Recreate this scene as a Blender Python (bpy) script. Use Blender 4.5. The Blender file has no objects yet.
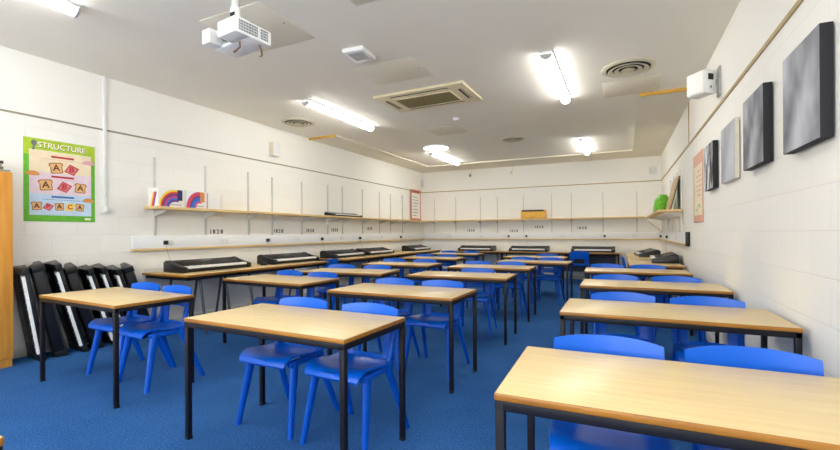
import bpy, bmesh, math, random
from mathutils import Vector, Matrix
random.seed(7)
R = math.radians
C = bpy.context.scene.collection
XL, XR, YB, YN, H, TZ = -5.495, 0.882, 11.727, -3.0, 3.10, 2.47   # room: side walls, back wall, wall behind camera, ceiling, batten height

# ------------------------------------------------------------------ materials
def srgb(r, g, b):
    f = lambda c: (c/255/12.92) if c/255 <= .04045 else ((c/255+.055)/1.055)**2.4
    return (f(r), f(g), f(b), 1)

def base_mat(name):
    m = bpy.data.materials.new(name); m.use_nodes = True
    nt = m.node_tree; b = nt.nodes['Principled BSDF']
    return m, nt, b

def mat(name, col, rough=.5, metal=0, var=.06, scale=12, bump=0, bscale=200, spec=None, coat=0):
    """plain material with a little procedural colour variation and optional fine bump"""
    m, nt, b = base_mat(name)
    n = nt.nodes.new('ShaderNodeTexNoise'); n.inputs['Scale'].default_value = scale; n.inputs['Detail'].default_value = 4
    tc = nt.nodes.new('ShaderNodeTexCoord'); nt.links.new(tc.outputs['Object'], n.inputs['Vector'])
    r = nt.nodes.new('ShaderNodeValToRGB')
    r.color_ramp.elements[0].position = .3; r.color_ramp.elements[1].position = .7
    r.color_ramp.elements[0].color = tuple(c*(1-var) for c in col[:3])+(1,)
    r.color_ramp.elements[1].color = tuple(min(1, c*(1+var)) for c in col[:3])+(1,)
    nt.links.new(n.outputs['Fac'], r.inputs['Fac']); nt.links.new(r.outputs['Color'], b.inputs['Base Color'])
    b.inputs['Roughness'].default_value = rough; b.inputs['Metallic'].default_value = metal
    if spec is not None: b.inputs['Specular IOR Level'].default_value = spec
    if coat: b.inputs['Coat Weight'].default_value = coat; b.inputs['Coat Roughness'].default_value = .15
    if bump:
        n2 = nt.nodes.new('ShaderNodeTexNoise'); n2.inputs['Scale'].default_value = bscale
        nt.links.new(tc.outputs['Object'], n2.inputs['Vector'])
        bp = nt.nodes.new('ShaderNodeBump'); bp.inputs['Strength'].default_value = bump; bp.inputs['Distance'].default_value = .004
        nt.links.new(n2.outputs['Fac'], bp.inputs['Height']); nt.links.new(bp.outputs['Normal'], b.inputs['Normal'])
    return m

def emis(name, col, strength):
    m, nt, b = base_mat(name)
    b.inputs['Base Color'].default_value = col
    b.inputs['Emission Color'].default_value = col; b.inputs['Emission Strength'].default_value = strength
    return m

def wood(name, c1, c2, rough=.35, along='X', stretch=18, spec=.5):
    m, nt, b = base_mat(name)
    tc = nt.nodes.new('ShaderNodeTexCoord'); mp = nt.nodes.new('ShaderNodeMapping')
    s = [stretch]*3; s['XYZ'.index(along)] = 1.2
    mp.inputs['Scale'].default_value = s
    nt.links.new(tc.outputs['Object'], mp.inputs['Vector'])
    n = nt.nodes.new('ShaderNodeTexNoise'); n.inputs['Scale'].default_value = 2.2; n.inputs['Detail'].default_value = 6; n.inputs['Roughness'].default_value = .6
    nt.links.new(mp.outputs['Vector'], n.inputs['Vector'])
    r = nt.nodes.new('ShaderNodeValToRGB')
    r.color_ramp.elements[0].position = .32; r.color_ramp.elements[1].position = .68
    r.color_ramp.elements[0].color = c1; r.color_ramp.elements[1].color = c2
    nt.links.new(n.outputs['Fac'], r.inputs['Fac']); nt.links.new(r.outputs['Color'], b.inputs['Base Color'])
    b.inputs['Roughness'].default_value = rough; b.inputs['Specular IOR Level'].default_value = spec
    return m

def wall_mat(name, axis, col=(.90, .885, .82, 1)):
    """painted blockwork (450 x 225 mm courses) below the batten, smooth painted board above"""
    m, nt, b = base_mat(name)
    g = nt.nodes.new('ShaderNodeNewGeometry'); sp = nt.nodes.new('ShaderNodeSeparateXYZ'); nt.links.new(g.outputs['Position'], sp.inputs[0])
    cb = nt.nodes.new('ShaderNodeCombineXYZ')
    off = nt.nodes.new('ShaderNodeMath'); off.operation = 'ADD'; off.inputs[1].default_value = 20*.45+.1
    nt.links.new(sp.outputs[axis], off.inputs[0]); nt.links.new(off.outputs[0], cb.inputs[0])
    oz = nt.nodes.new('ShaderNodeMath'); oz.operation = 'ADD'; oz.inputs[1].default_value = 1.35-1.006+.45
    nt.links.new(sp.outputs[2], oz.inputs[0]); nt.links.new(oz.outputs[0], cb.inputs[1])
    br = nt.nodes.new('ShaderNodeTexBrick'); br.inputs['Scale'].default_value = 1; br.inputs['Brick Width'].default_value = .45; br.inputs['Row Height'].default_value = .225
    br.inputs['Mortar Size'].default_value = .004; br.inputs['Mortar Smooth'].default_value = .6; br.offset = .5
    nt.links.new(cb.outputs[0], br.inputs['Vector'])
    c = col
    br.inputs['Color1'].default_value = c; br.inputs['Color2'].default_value = tuple(x*.985 for x in c[:3])+(1,)
    br.inputs['Mortar'].default_value = tuple(x*.93 for x in c[:3])+(1,)
    up = nt.nodes.new('ShaderNodeMath'); up.operation = 'GREATER_THAN'; up.inputs[1].default_value = TZ; nt.links.new(sp.outputs[2], up.inputs[0])
    mx = nt.nodes.new('ShaderNodeMix'); mx.data_type = 'RGBA'
    nt.links.new(up.outputs[0], mx.inputs['Factor']); nt.links.new(br.outputs['Color'], mx.inputs[6]); mx.inputs[7].default_value = tuple(x*.99 for x in c[:3])+(1,)
    nt.links.new(mx.outputs[2], b.inputs['Base Color'])
    inv = nt.nodes.new('ShaderNodeMath'); inv.operation = 'SUBTRACT'; inv.inputs[0].default_value = 1; nt.links.new(up.outputs[0], inv.inputs[1])
    fac = nt.nodes.new('ShaderNodeMath'); fac.operation = 'MULTIPLY'; nt.links.new(br.outputs['Fac'], fac.inputs[0]); nt.links.new(inv.outputs[0], fac.inputs[1])
    n = nt.nodes.new('ShaderNodeTexNoise'); n.inputs['Scale'].default_value = 60; nt.links.new(g.outputs['Position'], n.inputs['Vector'])
    ad = nt.nodes.new('ShaderNodeMath'); ad.operation = 'MULTIPLY_ADD'; ad.inputs[1].default_value = -.16; nt.links.new(n.outputs['Fac'], ad.inputs[0]); nt.links.new(fac.outputs[0], ad.inputs[2])
    bp = nt.nodes.new('ShaderNodeBump'); bp.invert = True; bp.inputs['Strength'].default_value = .45; bp.inputs['Distance'].default_value = .004
    nt.links.new(ad.outputs[0], bp.inputs['Height']); nt.links.new(bp.outputs['Normal'], b.inputs['Normal'])
    b.inputs['Roughness'].default_value = .6
    return m

def carpet_mat():
    m, nt, b = base_mat('blue_carpet')
    g = nt.nodes.new('ShaderNodeNewGeometry')
    n = nt.nodes.new('ShaderNodeTexNoise'); n.inputs['Scale'].default_value = 90; n.inputs['Detail'].default_value = 5
    nt.links.new(g.outputs['Position'], n.inputs['Vector'])
    n2 = nt.nodes.new('ShaderNodeTexNoise'); n2.inputs['Scale'].default_value = 1.7; n2.inputs['Detail'].default_value = 3
    nt.links.new(g.outputs['Position'], n2.inputs['Vector'])
    mth = nt.nodes.new('ShaderNodeMath'); mth.operation = 'MULTIPLY_ADD'; mth.inputs[1].default_value = .35
    nt.links.new(n2.outputs['Fac'], mth.inputs[0]); nt.links.new(n.outputs['Fac'], mth.inputs[2])
    r = nt.nodes.new('ShaderNodeValToRGB'); r.color_ramp.elements[0].position = .45; r.color_ramp.elements[1].position = .9
    r.color_ramp.elements[0].color = CARPET[0]; r.color_ramp.elements[1].color = CARPET[1]
    nt.links.new(mth.outputs[0], r.inputs['Fac']); nt.links.new(r.outputs['Color'], b.inputs['Base Color'])
    b.inputs['Roughness'].default_value = .95; b.inputs['Specular IOR Level'].default_value = .15
    bp = nt.nodes.new('ShaderNodeBump'); bp.inputs['Strength'].default_value = .5; bp.inputs['Distance'].default_value = .006
    nt.links.new(n.outputs['Fac'], bp.inputs['Height']); nt.links.new(bp.outputs['Normal'], b.inputs['Normal'])
    return m

def art_mat(name, lo, hi, scale, stretch=(1, 1, 1), contrast=(.3, .7), detail=2):
    m, nt, b = base_mat(name)
    tc = nt.nodes.new('ShaderNodeTexCoord'); mp = nt.nodes.new('ShaderNodeMapping'); mp.inputs['Scale'].default_value = stretch
    nt.links.new(tc.outputs['Object'], mp.inputs['Vector'])
    n = nt.nodes.new('ShaderNodeTexNoise'); n.inputs['Scale'].default_value = scale; n.inputs['Detail'].default_value = detail
    nt.links.new(mp.outputs['Vector'], n.inputs['Vector'])
    r = nt.nodes.new('ShaderNodeValToRGB'); r.color_ramp.elements[0].position, r.color_ramp.elements[1].position = contrast
    r.color_ramp.elements[0].color = lo; r.color_ramp.elements[1].color = hi
    nt.links.new(n.outputs['Fac'], r.inputs['Fac']); nt.links.new(r.outputs['Color'], b.inputs['Base Color'])
    b.inputs['Roughness'].default_value = .7
    return m

def glass_mat():
    m, nt, b = base_mat('window_glass'); nt.nodes.remove(b)
    t = nt.nodes.new('ShaderNodeBsdfTransparent'); g = nt.nodes.new('ShaderNodeBsdfGlossy'); g.inputs['Roughness'].default_value = .02
    mx = nt.nodes.new('ShaderNodeMixShader'); mx.inputs[0].default_value = .08
    nt.links.new(t.outputs[0], mx.inputs[1]); nt.links.new(g.outputs[0], mx.inputs[2]); nt.links.new(mx.outputs[0], nt.nodes['Material Output'].inputs[0])
    return m
CARPET = (srgb(20, 66, 122), srgb(56, 108, 170))
M = dict(
    glass=glass_mat(),
    wall_side=wall_mat('painted_blockwork_side', 1), wall_end=wall_mat('painted_blockwork_end', 0),
    ceiling=mat('painted_ceiling', (.91, .875, .78, 1), .8, var=.02, scale=1.2, bump=.1, bscale=90),
    soffit=mat('cream_soffit', (.86, .81, .68, 1), .8, var=.02, scale=2),
    panel=mat('cream_access_panel', (.80, .75, .62, 1), .75, var=.03, scale=3),
    carpet=carpet_mat(),
    top=wood('maple_laminate', srgb(212, 186, 134), srgb(223, 200, 151), .32, spec=.35),
    edge=wood('varnished_edge', srgb(140, 88, 18), srgb(172, 116, 34), .4),
    shelfwood=wood('shelf_pine', srgb(214, 182, 122), srgb(230, 202, 146), .5, 'Y'),
    shelfwoodx=wood('shelf_pine_lengthways', srgb(214, 182, 122), srgb(230, 202, 146), .5, 'X'),
    batten=mat('stained_batten', srgb(176, 152, 100), .5),
    battendull=mat('dull_batten', srgb(150, 140, 118), .6),
    strip=mat('yellow_wood_strip', srgb(205, 160, 60), .5),
    oak=wood('orange_oak', srgb(206, 136, 44), srgb(224, 160, 66), .4, 'Z'),
    steel=mat('black_steel', srgb(17, 16, 24), .5, 0, .1, spec=.3),
    greysteel=mat('grey_steel', srgb(84, 84, 90), .4, .5),
    zinc=mat('zinc_grey', srgb(206, 207, 203), .45, .2),
    blue=mat('blue_polypropylene', srgb(0, 92, 205), .34, spec=.35, var=.04, scale=6, bump=.06, bscale=700),
    blue_dark=mat('deep_blue_polypropylene', srgb(0, 84, 194), .36, spec=.35, var=.04, scale=6, bump=.06, bscale=700),
    blackplastic=mat('black_plastic', srgb(15, 15, 17), .38, var=.15, scale=8),
    greyplastic=mat('grey_plastic', srgb(70, 72, 76), .5),
    screen=mat('display_glass', srgb(120, 135, 140), .2),
    whitekeys=mat('white_keys', srgb(236, 236, 232), .3, var=.02),
    blackkeys=mat('black_keys', srgb(16, 16, 18), .35),
    white=mat('white_plastic', srgb(232, 232, 230), .4, var=.02),
    trunk=mat('white_trunking', srgb(236, 237, 236), .45, var=.01),
    cream=mat('cream_metal', srgb(222, 210, 176), .5, var=.02),
    vent=mat('vent_cream', srgb(214, 206, 182), .55, var=.03),
    grille=mat('olive_grille', srgb(140, 126, 84), .6, var=.08, scale=30),
    dark=mat('dark_void', srgb(34, 30, 24), .8),
    light=emis('tube_diffuser', (1, .985, .955, 1), 13.5),
    disc=emis('disc_diffuser', (1, .98, .95, 1), 3.0),
    cap=mat('grey_endcap', srgb(168, 168, 166), .5),
    canvas1=art_mat('grey_canvas', srgb(108, 110, 116), srgb(196, 198, 204), 3.2, (1, 1.2, .8), (.32, .68)),
    canvas2=art_mat('darker_grey_canvas', srgb(92, 94, 100), srgb(186, 188, 194), 4, (1, 1.4, .8), (.3, .7)),
    canvas3=art_mat('pale_grey_canvas', srgb(150, 152, 158), srgb(206, 208, 212), 2, (1, 1, .6), (.3, .7)),
    canvas4=art_mat('monochrome_canvas', srgb(40, 42, 46), srgb(216, 218, 220), 5, (1, 2.2, .9), (.4, .58), 5),
    canvasblack=mat('black_canvas_edge', srgb(24, 23, 28), .7),
    canvascream=mat('cream_canvas_edge', srgb(214, 208, 190), .7),
    green1=mat('poster_lime', srgb(176, 204, 44), .5, var=.1, scale=14), green2=mat('poster_green', srgb(104, 184, 48), .5, var=.1, scale=14),
    pcream=mat('poster_cream', srgb(240, 224, 190), .5), ppink=mat('poster_lilac', srgb(232, 212, 222), .5), pblue=mat('poster_blue', srgb(196, 218, 238), .5),
    bread=mat('print_bread', srgb(232, 184, 122), .5), crust=mat('print_crust', srgb(160, 92, 44), .5), breadred=mat('print_red', srgb(226, 120, 124), .5),
    breadyel=mat('print_yellow', srgb(244, 208, 90), .5), redink=mat('red_ink', srgb(184, 40, 44), .5), blueink=mat('blue_ink', srgb(60, 110, 180), .5),
    bun=mat('print_bun', srgb(214, 146, 78), .5), brownink=mat('brown_ink', srgb(96, 52, 28), .5), greyink=mat('grey_ink', srgb(110, 116, 124), .5),
    pinkfill=mat('print_pink', srgb(228, 168, 176), .5), paper=mat('white_paper', srgb(240, 238, 232), .6, var=.01), titlewhite=mat('title_white', srgb(250, 246, 226), .5),
    pinkborder=mat('salmon_border', srgb(222, 172, 150), .6), redborder=mat('red_border', srgb(214, 122, 110), .6), postcream=mat('poster_ivory', srgb(236, 224, 196), .6),
    yellowbox=mat('yellow_card', srgb(240, 186, 74), .6), greenbag=mat('green_plastic', srgb(108, 190, 36), .3, var=.2, scale=20),
    board=wood('brown_board', srgb(190, 160, 118), srgb(206, 178, 136), .5, 'Z'),
    purple=mat('band_purple', srgb(112, 60, 140), .5), rblue=mat('band_blue', srgb(46, 116, 206), .5), pink=mat('band_pink', srgb(220, 70, 130), .5), yellow=mat('band_yellow', srgb(248, 214, 60), .5), red=mat('band_red', srgb(226, 72, 52), .5), navy=mat('band_navy', srgb(36, 44, 96), .5),
    ink=mat('black_ink', srgb(70, 68, 66), .6),
    book1=mat('book_dark', srgb(60, 44, 36), .6), book2=mat('book_olive', srgb(120, 108, 78), .6), book3=mat('book_grey', srgb(150, 152, 140), .6),
    cable=mat('brown_cable', srgb(110, 84, 50), .5), panelgrey=mat('grey_modesty_panel', srgb(70, 72, 80), .6),
    baseboard=mat('pale_skirting', srgb(206, 206, 200), .5),
)

# ------------------------------------------------------------------ mesh helpers
class MB:
    """collects shapes; build() links them as ONE mesh object"""
    def __init__(s): s.bm = bmesh.new(); s.mi = 0
    def _new(s, bm2, mtx=None):
        if mtx is not None: bmesh.ops.transform(bm2, matrix=mtx, verts=bm2.verts)
        for f in bm2.faces:
            if f.material_index == 0: f.material_index = s.mi
        me = bpy.data.meshes.new('tmp'); bm2.to_mesh(me); bm2.free(); s.bm.from_mesh(me); bpy.data.meshes.remove(me)
        return s
    def box(s, x0, x1, y0, y1, z0, z1, bev=0, seg=2, mtx=None):
        b = bmesh.new()
        bmesh.ops.create_cube(b, size=1)
        bmesh.ops.transform(b, matrix=Matrix.Translation(((x0+x1)/2, (y0+y1)/2, (z0+z1)/2)) @ Matrix.Diagonal((abs(x1-x0), abs(y1-y0), abs(z1-z0), 1)), verts=b.verts)
        if bev: bmesh.ops.bevel(b, geom=list(b.edges), offset=bev, segments=seg, affect='EDGES', profile=.5)
        return s._new(b, mtx)
    def prism(s, pts, axis, a0, a1, bev=0, mtx=None):
        """polygon in the two other axes (cyclic order after axis) pushed from a0 to a1 along axis"""
        b = bmesh.new()
        def P(p, a):
            return {'X': (a, p[0], p[1]), 'Y': (p[0], a, p[1]), 'Z': (p[0], p[1], a)}[axis]
        v0 = [b.verts.new(P(p, a0)) for p in pts]; v1 = [b.verts.new(P(p, a1)) for p in pts]
        n = len(pts)
        b.faces.new(v0); b.faces.new(v1[::-1])
        for i in range(n): b.faces.new([v0[i], v1[i], v1[(i+1) % n], v0[(i+1) % n]])
        bmesh.ops.recalc_face_normals(b, faces=b.faces)
        if bev: bmesh.ops.bevel(b, geom=list(b.edges), offset=bev, segments=2, affect='EDGES', profile=.5)
        return s._new(b, mtx)
    def loft(s, rings, cap=True):
        b = bmesh.new(); V = [[b.verts.new(p) for p in r] for r in rings]; n = len(rings[0])
        for i in range(len(V)-1):
            for j in range(n): b.faces.new([V[i][j], V[i][(j+1) % n], V[i+1][(j+1) % n], V[i+1][j]])
        if cap: b.faces.new(V[0][::-1]); b.faces.new(V[-1])
        bmesh.ops.recalc_face_normals(b, faces=b.faces)
        return s._new(b)
    def tube(s, pts, r, n=10):
        pts = [Vector(p) for p in pts]; rings = []
        for i, p in enumerate(pts):
            d = (pts[min(i+1, len(pts)-1)]-pts[max(i-1, 0)]).normalized()
            u = d.orthogonal().normalized() if i == 0 else (pu-d*pu.dot(d)).normalized()
            pu = u; v = d.cross(u)
            rr = r[i] if isinstance(r, (list, tuple)) else r
            rings.append([p+(u*math.cos(t)+v*math.sin(t))*rr for t in [2*math.pi*k/n for k in range(n)]])
        return s.loft(rings)
    def lathe(s, prof, center, n=40, axis='Z'):
        """closed profile of (radius, height) turned about an upright axis"""
        b = bmesh.new(); V = []
        for k in range(n):
            t = 2*math.pi*k/n
            V.append([b.verts.new((center[0]+r*math.cos(t), center[1]+r*math.sin(t), center[2]+h)) for r, h in prof])
        m = len(prof)
        for k in range(n):
            for j in range(m):
                a, c = V[k], V[(k+1) % n]
                b.faces.new([a[j], c[j], c[(j+1) % m], a[(j+1) % m]])
        bmesh.ops.remove_doubles(b, verts=b.verts, dist=1e-5)
        bmesh.ops.recalc_face_normals(b, faces=b.faces)
        return s._new(b)
    def mat(s, i): s.mi = i; return s
    def build(s, name, mats, parent=None, smooth=True, angle=38, loc=None):
        bm = s.bm
        for f in bm.faces: f.smooth = smooth
        for e in bm.edges:
            if len(e.link_faces) == 2: e.smooth = e.calc_face_angle(0) < R(angle)
        me = bpy.data.meshes.new(name); bm.to_mesh(me); bm.free()
        for m in (mats if isinstance(mats, (list, tuple)) else [mats]): me.materials.append(m)
        o = bpy.data.objects.new(name, me); C.objects.link(o)
        if parent: o.parent = parent
        if loc: o.location = loc
        return o

def tag(o, label, cat, group=None):
    o['label'] = label; o['category'] = cat
    if group: o['group'] = group
    return o
def thing(name, label, cat, loc=(0, 0, 0), rz=0, group=None):
    o = bpy.data.objects.new(name, None); C.objects.link(o)
    o.empty_display_size = .1; o.location = loc; o.rotation_euler = (0, 0, rz)
    return tag(o, label, cat, group)
def struct(o): o['kind'] = 'structure'; return o
kids = {}
def copy_tree(o, parent=None):
    c = o.copy(); C.objects.link(c)
    if parent: c.parent = parent
    for ch in list(o.children): copy_tree(ch, c)
    return c
def place(proto, used, loc, rz, label, group=None):
    o = proto if not used else copy_tree(proto)
    used.append(o); o.location = loc; o.rotation_euler = (0, 0, rz); o['label'] = label
    if group: o['group'] = group
    return o
def text_mesh(name, txt, size, m, parent, mtx, extrude=.0006, align='CENTER', bold=0):
    cu = bpy.data.curves.new('t', 'FONT'); cu.body = txt; cu.size = size; cu.extrude = extrude; cu.align_x = align; cu.align_y = 'CENTER'; cu.offset = bold
    t = bpy.data.objects.new('t', cu); C.objects.link(t)
    dg = bpy.context.evaluated_depsgraph_get(); me = bpy.data.meshes.new_from_object(t.evaluated_get(dg))
    bpy.data.objects.remove(t); bpy.data.curves.remove(cu)
    me.transform(mtx); me.materials.clear(); me.materials.append(m); me.name = name
    o = bpy.data.objects.new(name, me); C.objects.link(o); o.parent = parent
    return o

# ------------------------------------------------------------------ room shell
struct(MB().box(XL-.15, XR+.15, YN-.15, YB+.15, -.12, 0).build('floor', M['carpet']))
struct(MB().box(XL-.15, XR+.15, YN-.15, YB+.15, H, H+.12).build('ceiling', M['ceiling']))
struct(MB().box(XL-.15, XL, YN-.15, YB+.15, 0, H).build('wall_left', M['wall_side']))
struct(MB().box(XR, XR+.15, YN-.15, YB+.15, 0, H).build('wall_right', M['wall_side']))
struct(MB().box(XL, XR, YB, YB+.15, 0, H).build('wall_back', M['wall_end']))
WX = [(-5.1, -3.35), (-3.2, -1.45), (-1.3, .45)]
fw = MB().box(XL, XR, YN-.15, YN, 0, .85).box(XL, XR, YN-.15, YN, 2.8, H)
for a, b in ((XL, -5.1), (-3.35, -3.2), (-1.45, -1.3), (.45, XR)): fw.box(a, b, YN-.15, YN, .85, 2.8)
struct(fw.build('wall_front', M['wall_end']))
for i, (a, b) in enumerate(WX):
    w_ = struct(MB().box(a, b, YN-.10, YN-.05, .85, .90).box(a, b, YN-.10, YN-.05, 2.75, 2.8).box(a, a+.05, YN-.10, YN-.05, .9, 2.75).box(b-.05, b, YN-.10, YN-.05, .9, 2.75).box((a+b)/2-.03, (a+b)/2+.03, YN-.10, YN-.05, .9, 2.75).build(f'window_{i+1}', M['white']))
    MB().box(a+.05, b-.05, YN-.08, YN-.074, .9, 2.75).build('pane', M['glass'], w_)
    li = bpy.data.lights.new('window_portal', 'AREA'); li.shape = 'RECTANGLE'; li.size = b-a; li.size_y = 1.95; li.cycles.is_portal = True
    lo = bpy.data.objects.new('window_portal', li); C.objects.link(lo); lo.location = ((a+b)/2, YN-.12, 1.825); lo.rotation_euler = (R(90), 0, 0)
# boxed border of the ceiling over the far half of the room
SZ = H-.028
struct(MB().box(XL, -4.86, 6.52, YB, SZ, H).build('trim_1', M['soffit']))
struct(MB().box(.23, XR, 6.45, YB, SZ, H).build('trim_2', M['soffit']))
struct(MB().box(-4.86, .23, 10.72, YB, SZ, H).build('trim_3', M['soffit']))
struct(MB().box(XL, -4.86, 6.50, 6.52, SZ-.012, H).build('trim_4', M['strip']))
struct(MB().box(.23, XR, 6.42, 6.45, SZ-.012, H).build('trim_5', M['strip']))
# picture battens
struct(MB().box(XL, XL+.008, YN, YB, TZ-.010, TZ+.008).build('trim_6', M['battendull']))
struct(MB().box(XL, XR, YB-.008, YB, TZ-.012, TZ+.010).build('trim_7', M['batten']))
struct(MB().box(XR-.012, XR, YN, YB, TZ-.014, TZ+.014).build('trim_8', M['batten']))
struct(MB().box(XR-.010, XR, 7.075, 7.10, TZ, SZ).build('trim_9', M['batten']))
struct(MB().box(XL, XL+.018, YN, YB, 0, .1, .004).build('baseboard_left', M['baseboard']))
struct(MB().box(XL, XR, YB-.018, YB, 0, .1, .004).build('baseboard_back', M['baseboard']))
struct(MB().box(XR-.018, XR, YN, YB, 0, .1, .004).build('baseboard_right', M['baseboard']))

# ------------------------------------------------------------------ desk
DW, DD, DH = 1.2, .6, .73
def make_desk():
    t = thing('classroom_desk', 'x', 'desk', group='classroom desks')
    b = bmesh.new(); bmesh.ops.create_cube(b, size=1)
    bmesh.ops.transform(b, matrix=Matrix.Translation((DW/2, DD/2, DH-.011)) @ Matrix.Diagonal((DW, DD, .022, 1)), verts=b.verts)
    bmesh.ops.bevel(b, geom=[e for e in b.edges if abs(e.verts[0].co.z-e.verts[1].co.z) > .01], offset=.008, segments=3, affect='EDGES', profile=.5)
    bmesh.ops.bevel(b, geom=[e for e in b.edges if abs(e.verts[0].co.z-e.verts[1].co.z) < .001 and len(e.link_faces) == 2 and e.calc_face_angle(0) > 1], offset=.004, segments=2, affect='EDGES', profile=.5)
    for f in b.faces: f.material_index = 0 if f.normal.z > .95 else 1
    mb = MB(); me = bpy.data.meshes.new('m'); b.to_mesh(me); b.free(); mb.bm.from_mesh(me)
    mb.build('tabletop', [M['top'], M['edge']], t)
    i0, i1, s = .003, .042, .03
    fr = MB(); z0, z1 = DH-.022-.032, DH-.022
    fr.box(i0, DW-i0, i0, i0+.025, z0, z1, .003); fr.box(i0, DW-i0, DD-i0-.025, DD-i0, z0, z1, .003)
    fr.box(i0, i0+.025, i0+.025, DD-i0-.025, z0, z1, .003); fr.box(DW-i0-.025, DW-i0, i0+.025, DD-i0-.025, z0, z1, .003)
    fr.build('underframe', M['steel'], t)
    for x in (i0, DW-i0-s):
        for y in (i0, DD-i0-s):
            l = MB().box(x, x+s, y, y+s, .006, z1-.001, .004).build('leg', M['steel'], t)
            MB().box(x-.001, x+s+.001, y-.001, y+s+.001, 0, .02, .003).build('foot', M['blackplastic'], l)
    return t

# ------------------------------------------------------------------ chair: one-piece moulded shell with a slot in the back, four tapered legs
def make_chair():
    t = thing('school_chair', 'x', 'chair', group='blue school chairs')
    prof = [(-.250, .424, .172), (-.262, .436, .184), (-.258, .448, .192), (-.237, .456, .20), (-.18, .457, .206), (-.10, .448, .208), (-.03, .438, .208), (.04, .434, .205), (.085, .438, .202),
            (.112, .446, .201), (.127, .472, .202), (.137, .50, .204), (.146, .555, .207), (.154, .605, .211), (.163, .66, .215), (.171, .715, .217), (.178, .765, .217), (.181, .780, .215)]
    NU = 15
    b = bmesh.new(); V = []
    for i, (y, z, w) in enumerate(prof):
        row = []
        for j in range(NU):
            u = -1+2*j/(NU-1)
            k = 0 if i < 9 else min(1, (i-9)/3)
            zz, yy = z, y
            if i < 9: zz += .016*abs(u)**2.5*(1 if 3 <= i else .2) - (.014*abs(u)**3 if i < 4 else 0)
            if i < 4: yy += .022*u*u
            yy -= .040*k*u*u
            if i > 12: zz -= .020*((i-12)/5)**1.3*abs(u)**2.6
            row.append(b.verts.new((u*w, yy, zz)))
        V.append(row)
    F = {}
    for i in range(len(prof)-1):
        for j in range(NU-1):
            uc = abs(-1+2*(j+.5)/(NU-1))
            if 10 <= i <= 12 and uc < .60: continue
            F[i, j] = b.faces.new([V[i][j], V[i][j+1], V[i+1][j+1], V[i+1][j]])
    bmesh.ops.recalc_face_normals(b, faces=b.faces)
    bmesh.ops.solidify(b, geom=list(b.faces), thickness=.011)
    bmesh.ops.recalc_face_normals(b, faces=b.faces)
    me = bpy.data.meshes.new('shell'); b.to_mesh(me); b.free()
    for nm in ('seat', 'backrest'):
        mb = MB(); mb.bm.from_mesh(me)
        back = lambda f: not SEATF(f.calc_center_median())
        bmesh.ops.delete(mb.bm, geom=[f for f in mb.bm.faces if back(f) == (nm == 'seat')], context='FACES')
        mb.build(nm, M['blue'], t, angle=50)
    # flanged rails below the seat sides, and tapered legs
    def leg(top, foot):
        rings = []
        for k in range(7):
            q = k/6; p = Vector(top).lerp(Vector(foot), q)
            a, c = .033-.013*q, .022-.006*q
            rings.append([p+Vector((c*math.cos(th)*(1 if abs(math.cos(th)) < .8 else .95), a*math.sin(th), 0)) for th in [2*math.pi*n/12 for n in range(12)]])
        return MB().loft(rings)
    for sx in (-1, 1):
        leg((sx*.182, -.150, .440), (sx*.222, -.232, 0)).build('leg', M['blue_dark'], t)
        leg((sx*.180, .060, .432), (sx*.222, .232, 0)).build('leg', M['blue_dark'], t)
        MB().box(sx*.162, sx*.198, -.20, .12, .405, .444, .010).build('seat_rail', M['blue_dark'], t)
    # the two posts that carry the backrest down to the rear of the seat
    for sx in (-1, 1):
        MB().tube([(sx*.174, .02, .42), (sx*.182, .075, .45), (sx*.186, .100, .53), (sx*.190, .116, .60), (sx*.194, .130, .69)], [.020, .019, .017, .015, .010], 10).build('back_post', M['blue_dark'], t)
    return t
SEATF = lambda c: not (c.y > .085 and c.z > .465)

DESKS = dict(R1=(-.365, 1.292, 1.5), R2=(-.358, 2.794, .35), R3=(-.361, 4.261, .3), R4=(-.44, 5.839, .9),
             A=(-2.384, 1.677, -1.7), A2=(-2.369, 3.025, -.5), A3=(-2.331, 4.508, 2.0), A4=(-2.336, 5.817, 1.3), A5=(-1.974, 7.172, -1.1), A6=(-2.20, 8.547, -1.4),
             L=(-4.441, 1.823, -3.0), L2=(-4.083, 3.338, -2.6), L3=(-3.883, 4.389, 6.0), L4=(-3.879, 5.87, 2.1), L5=(-4.058, 7.556, 1.6), L6=(-4.218, 9.323, -.3),
             N=(-2.595, -.095, 0))
COL = {'R': 'column along the picture wall', 'A': 'middle column', 'L': 'column beside the keyboard benches'}
def where(k):
    if k == 'N': return None
    n = int(k[1:] or 1); last = {'R': 4, 'A': 6, 'L': 6}[k[0]]
    return ('front' if n == 1 else 'rearmost' if n == last else ['', '', 'second', 'third', 'fourth', 'fifth'][n]), COL[k[0]]
desk0 = make_desk(); used_d = []
for k, (x, y, r) in DESKS.items():
    w = where(k)
    lab = f'maple-topped classroom desk on black square legs, {w[0]} desk of the {w[1]}' if w else 'maple-topped desk cut off at the lower left corner of the photo, bare carpet around'
    place(desk0, used_d, (x, y, 0), R(r), lab)
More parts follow.
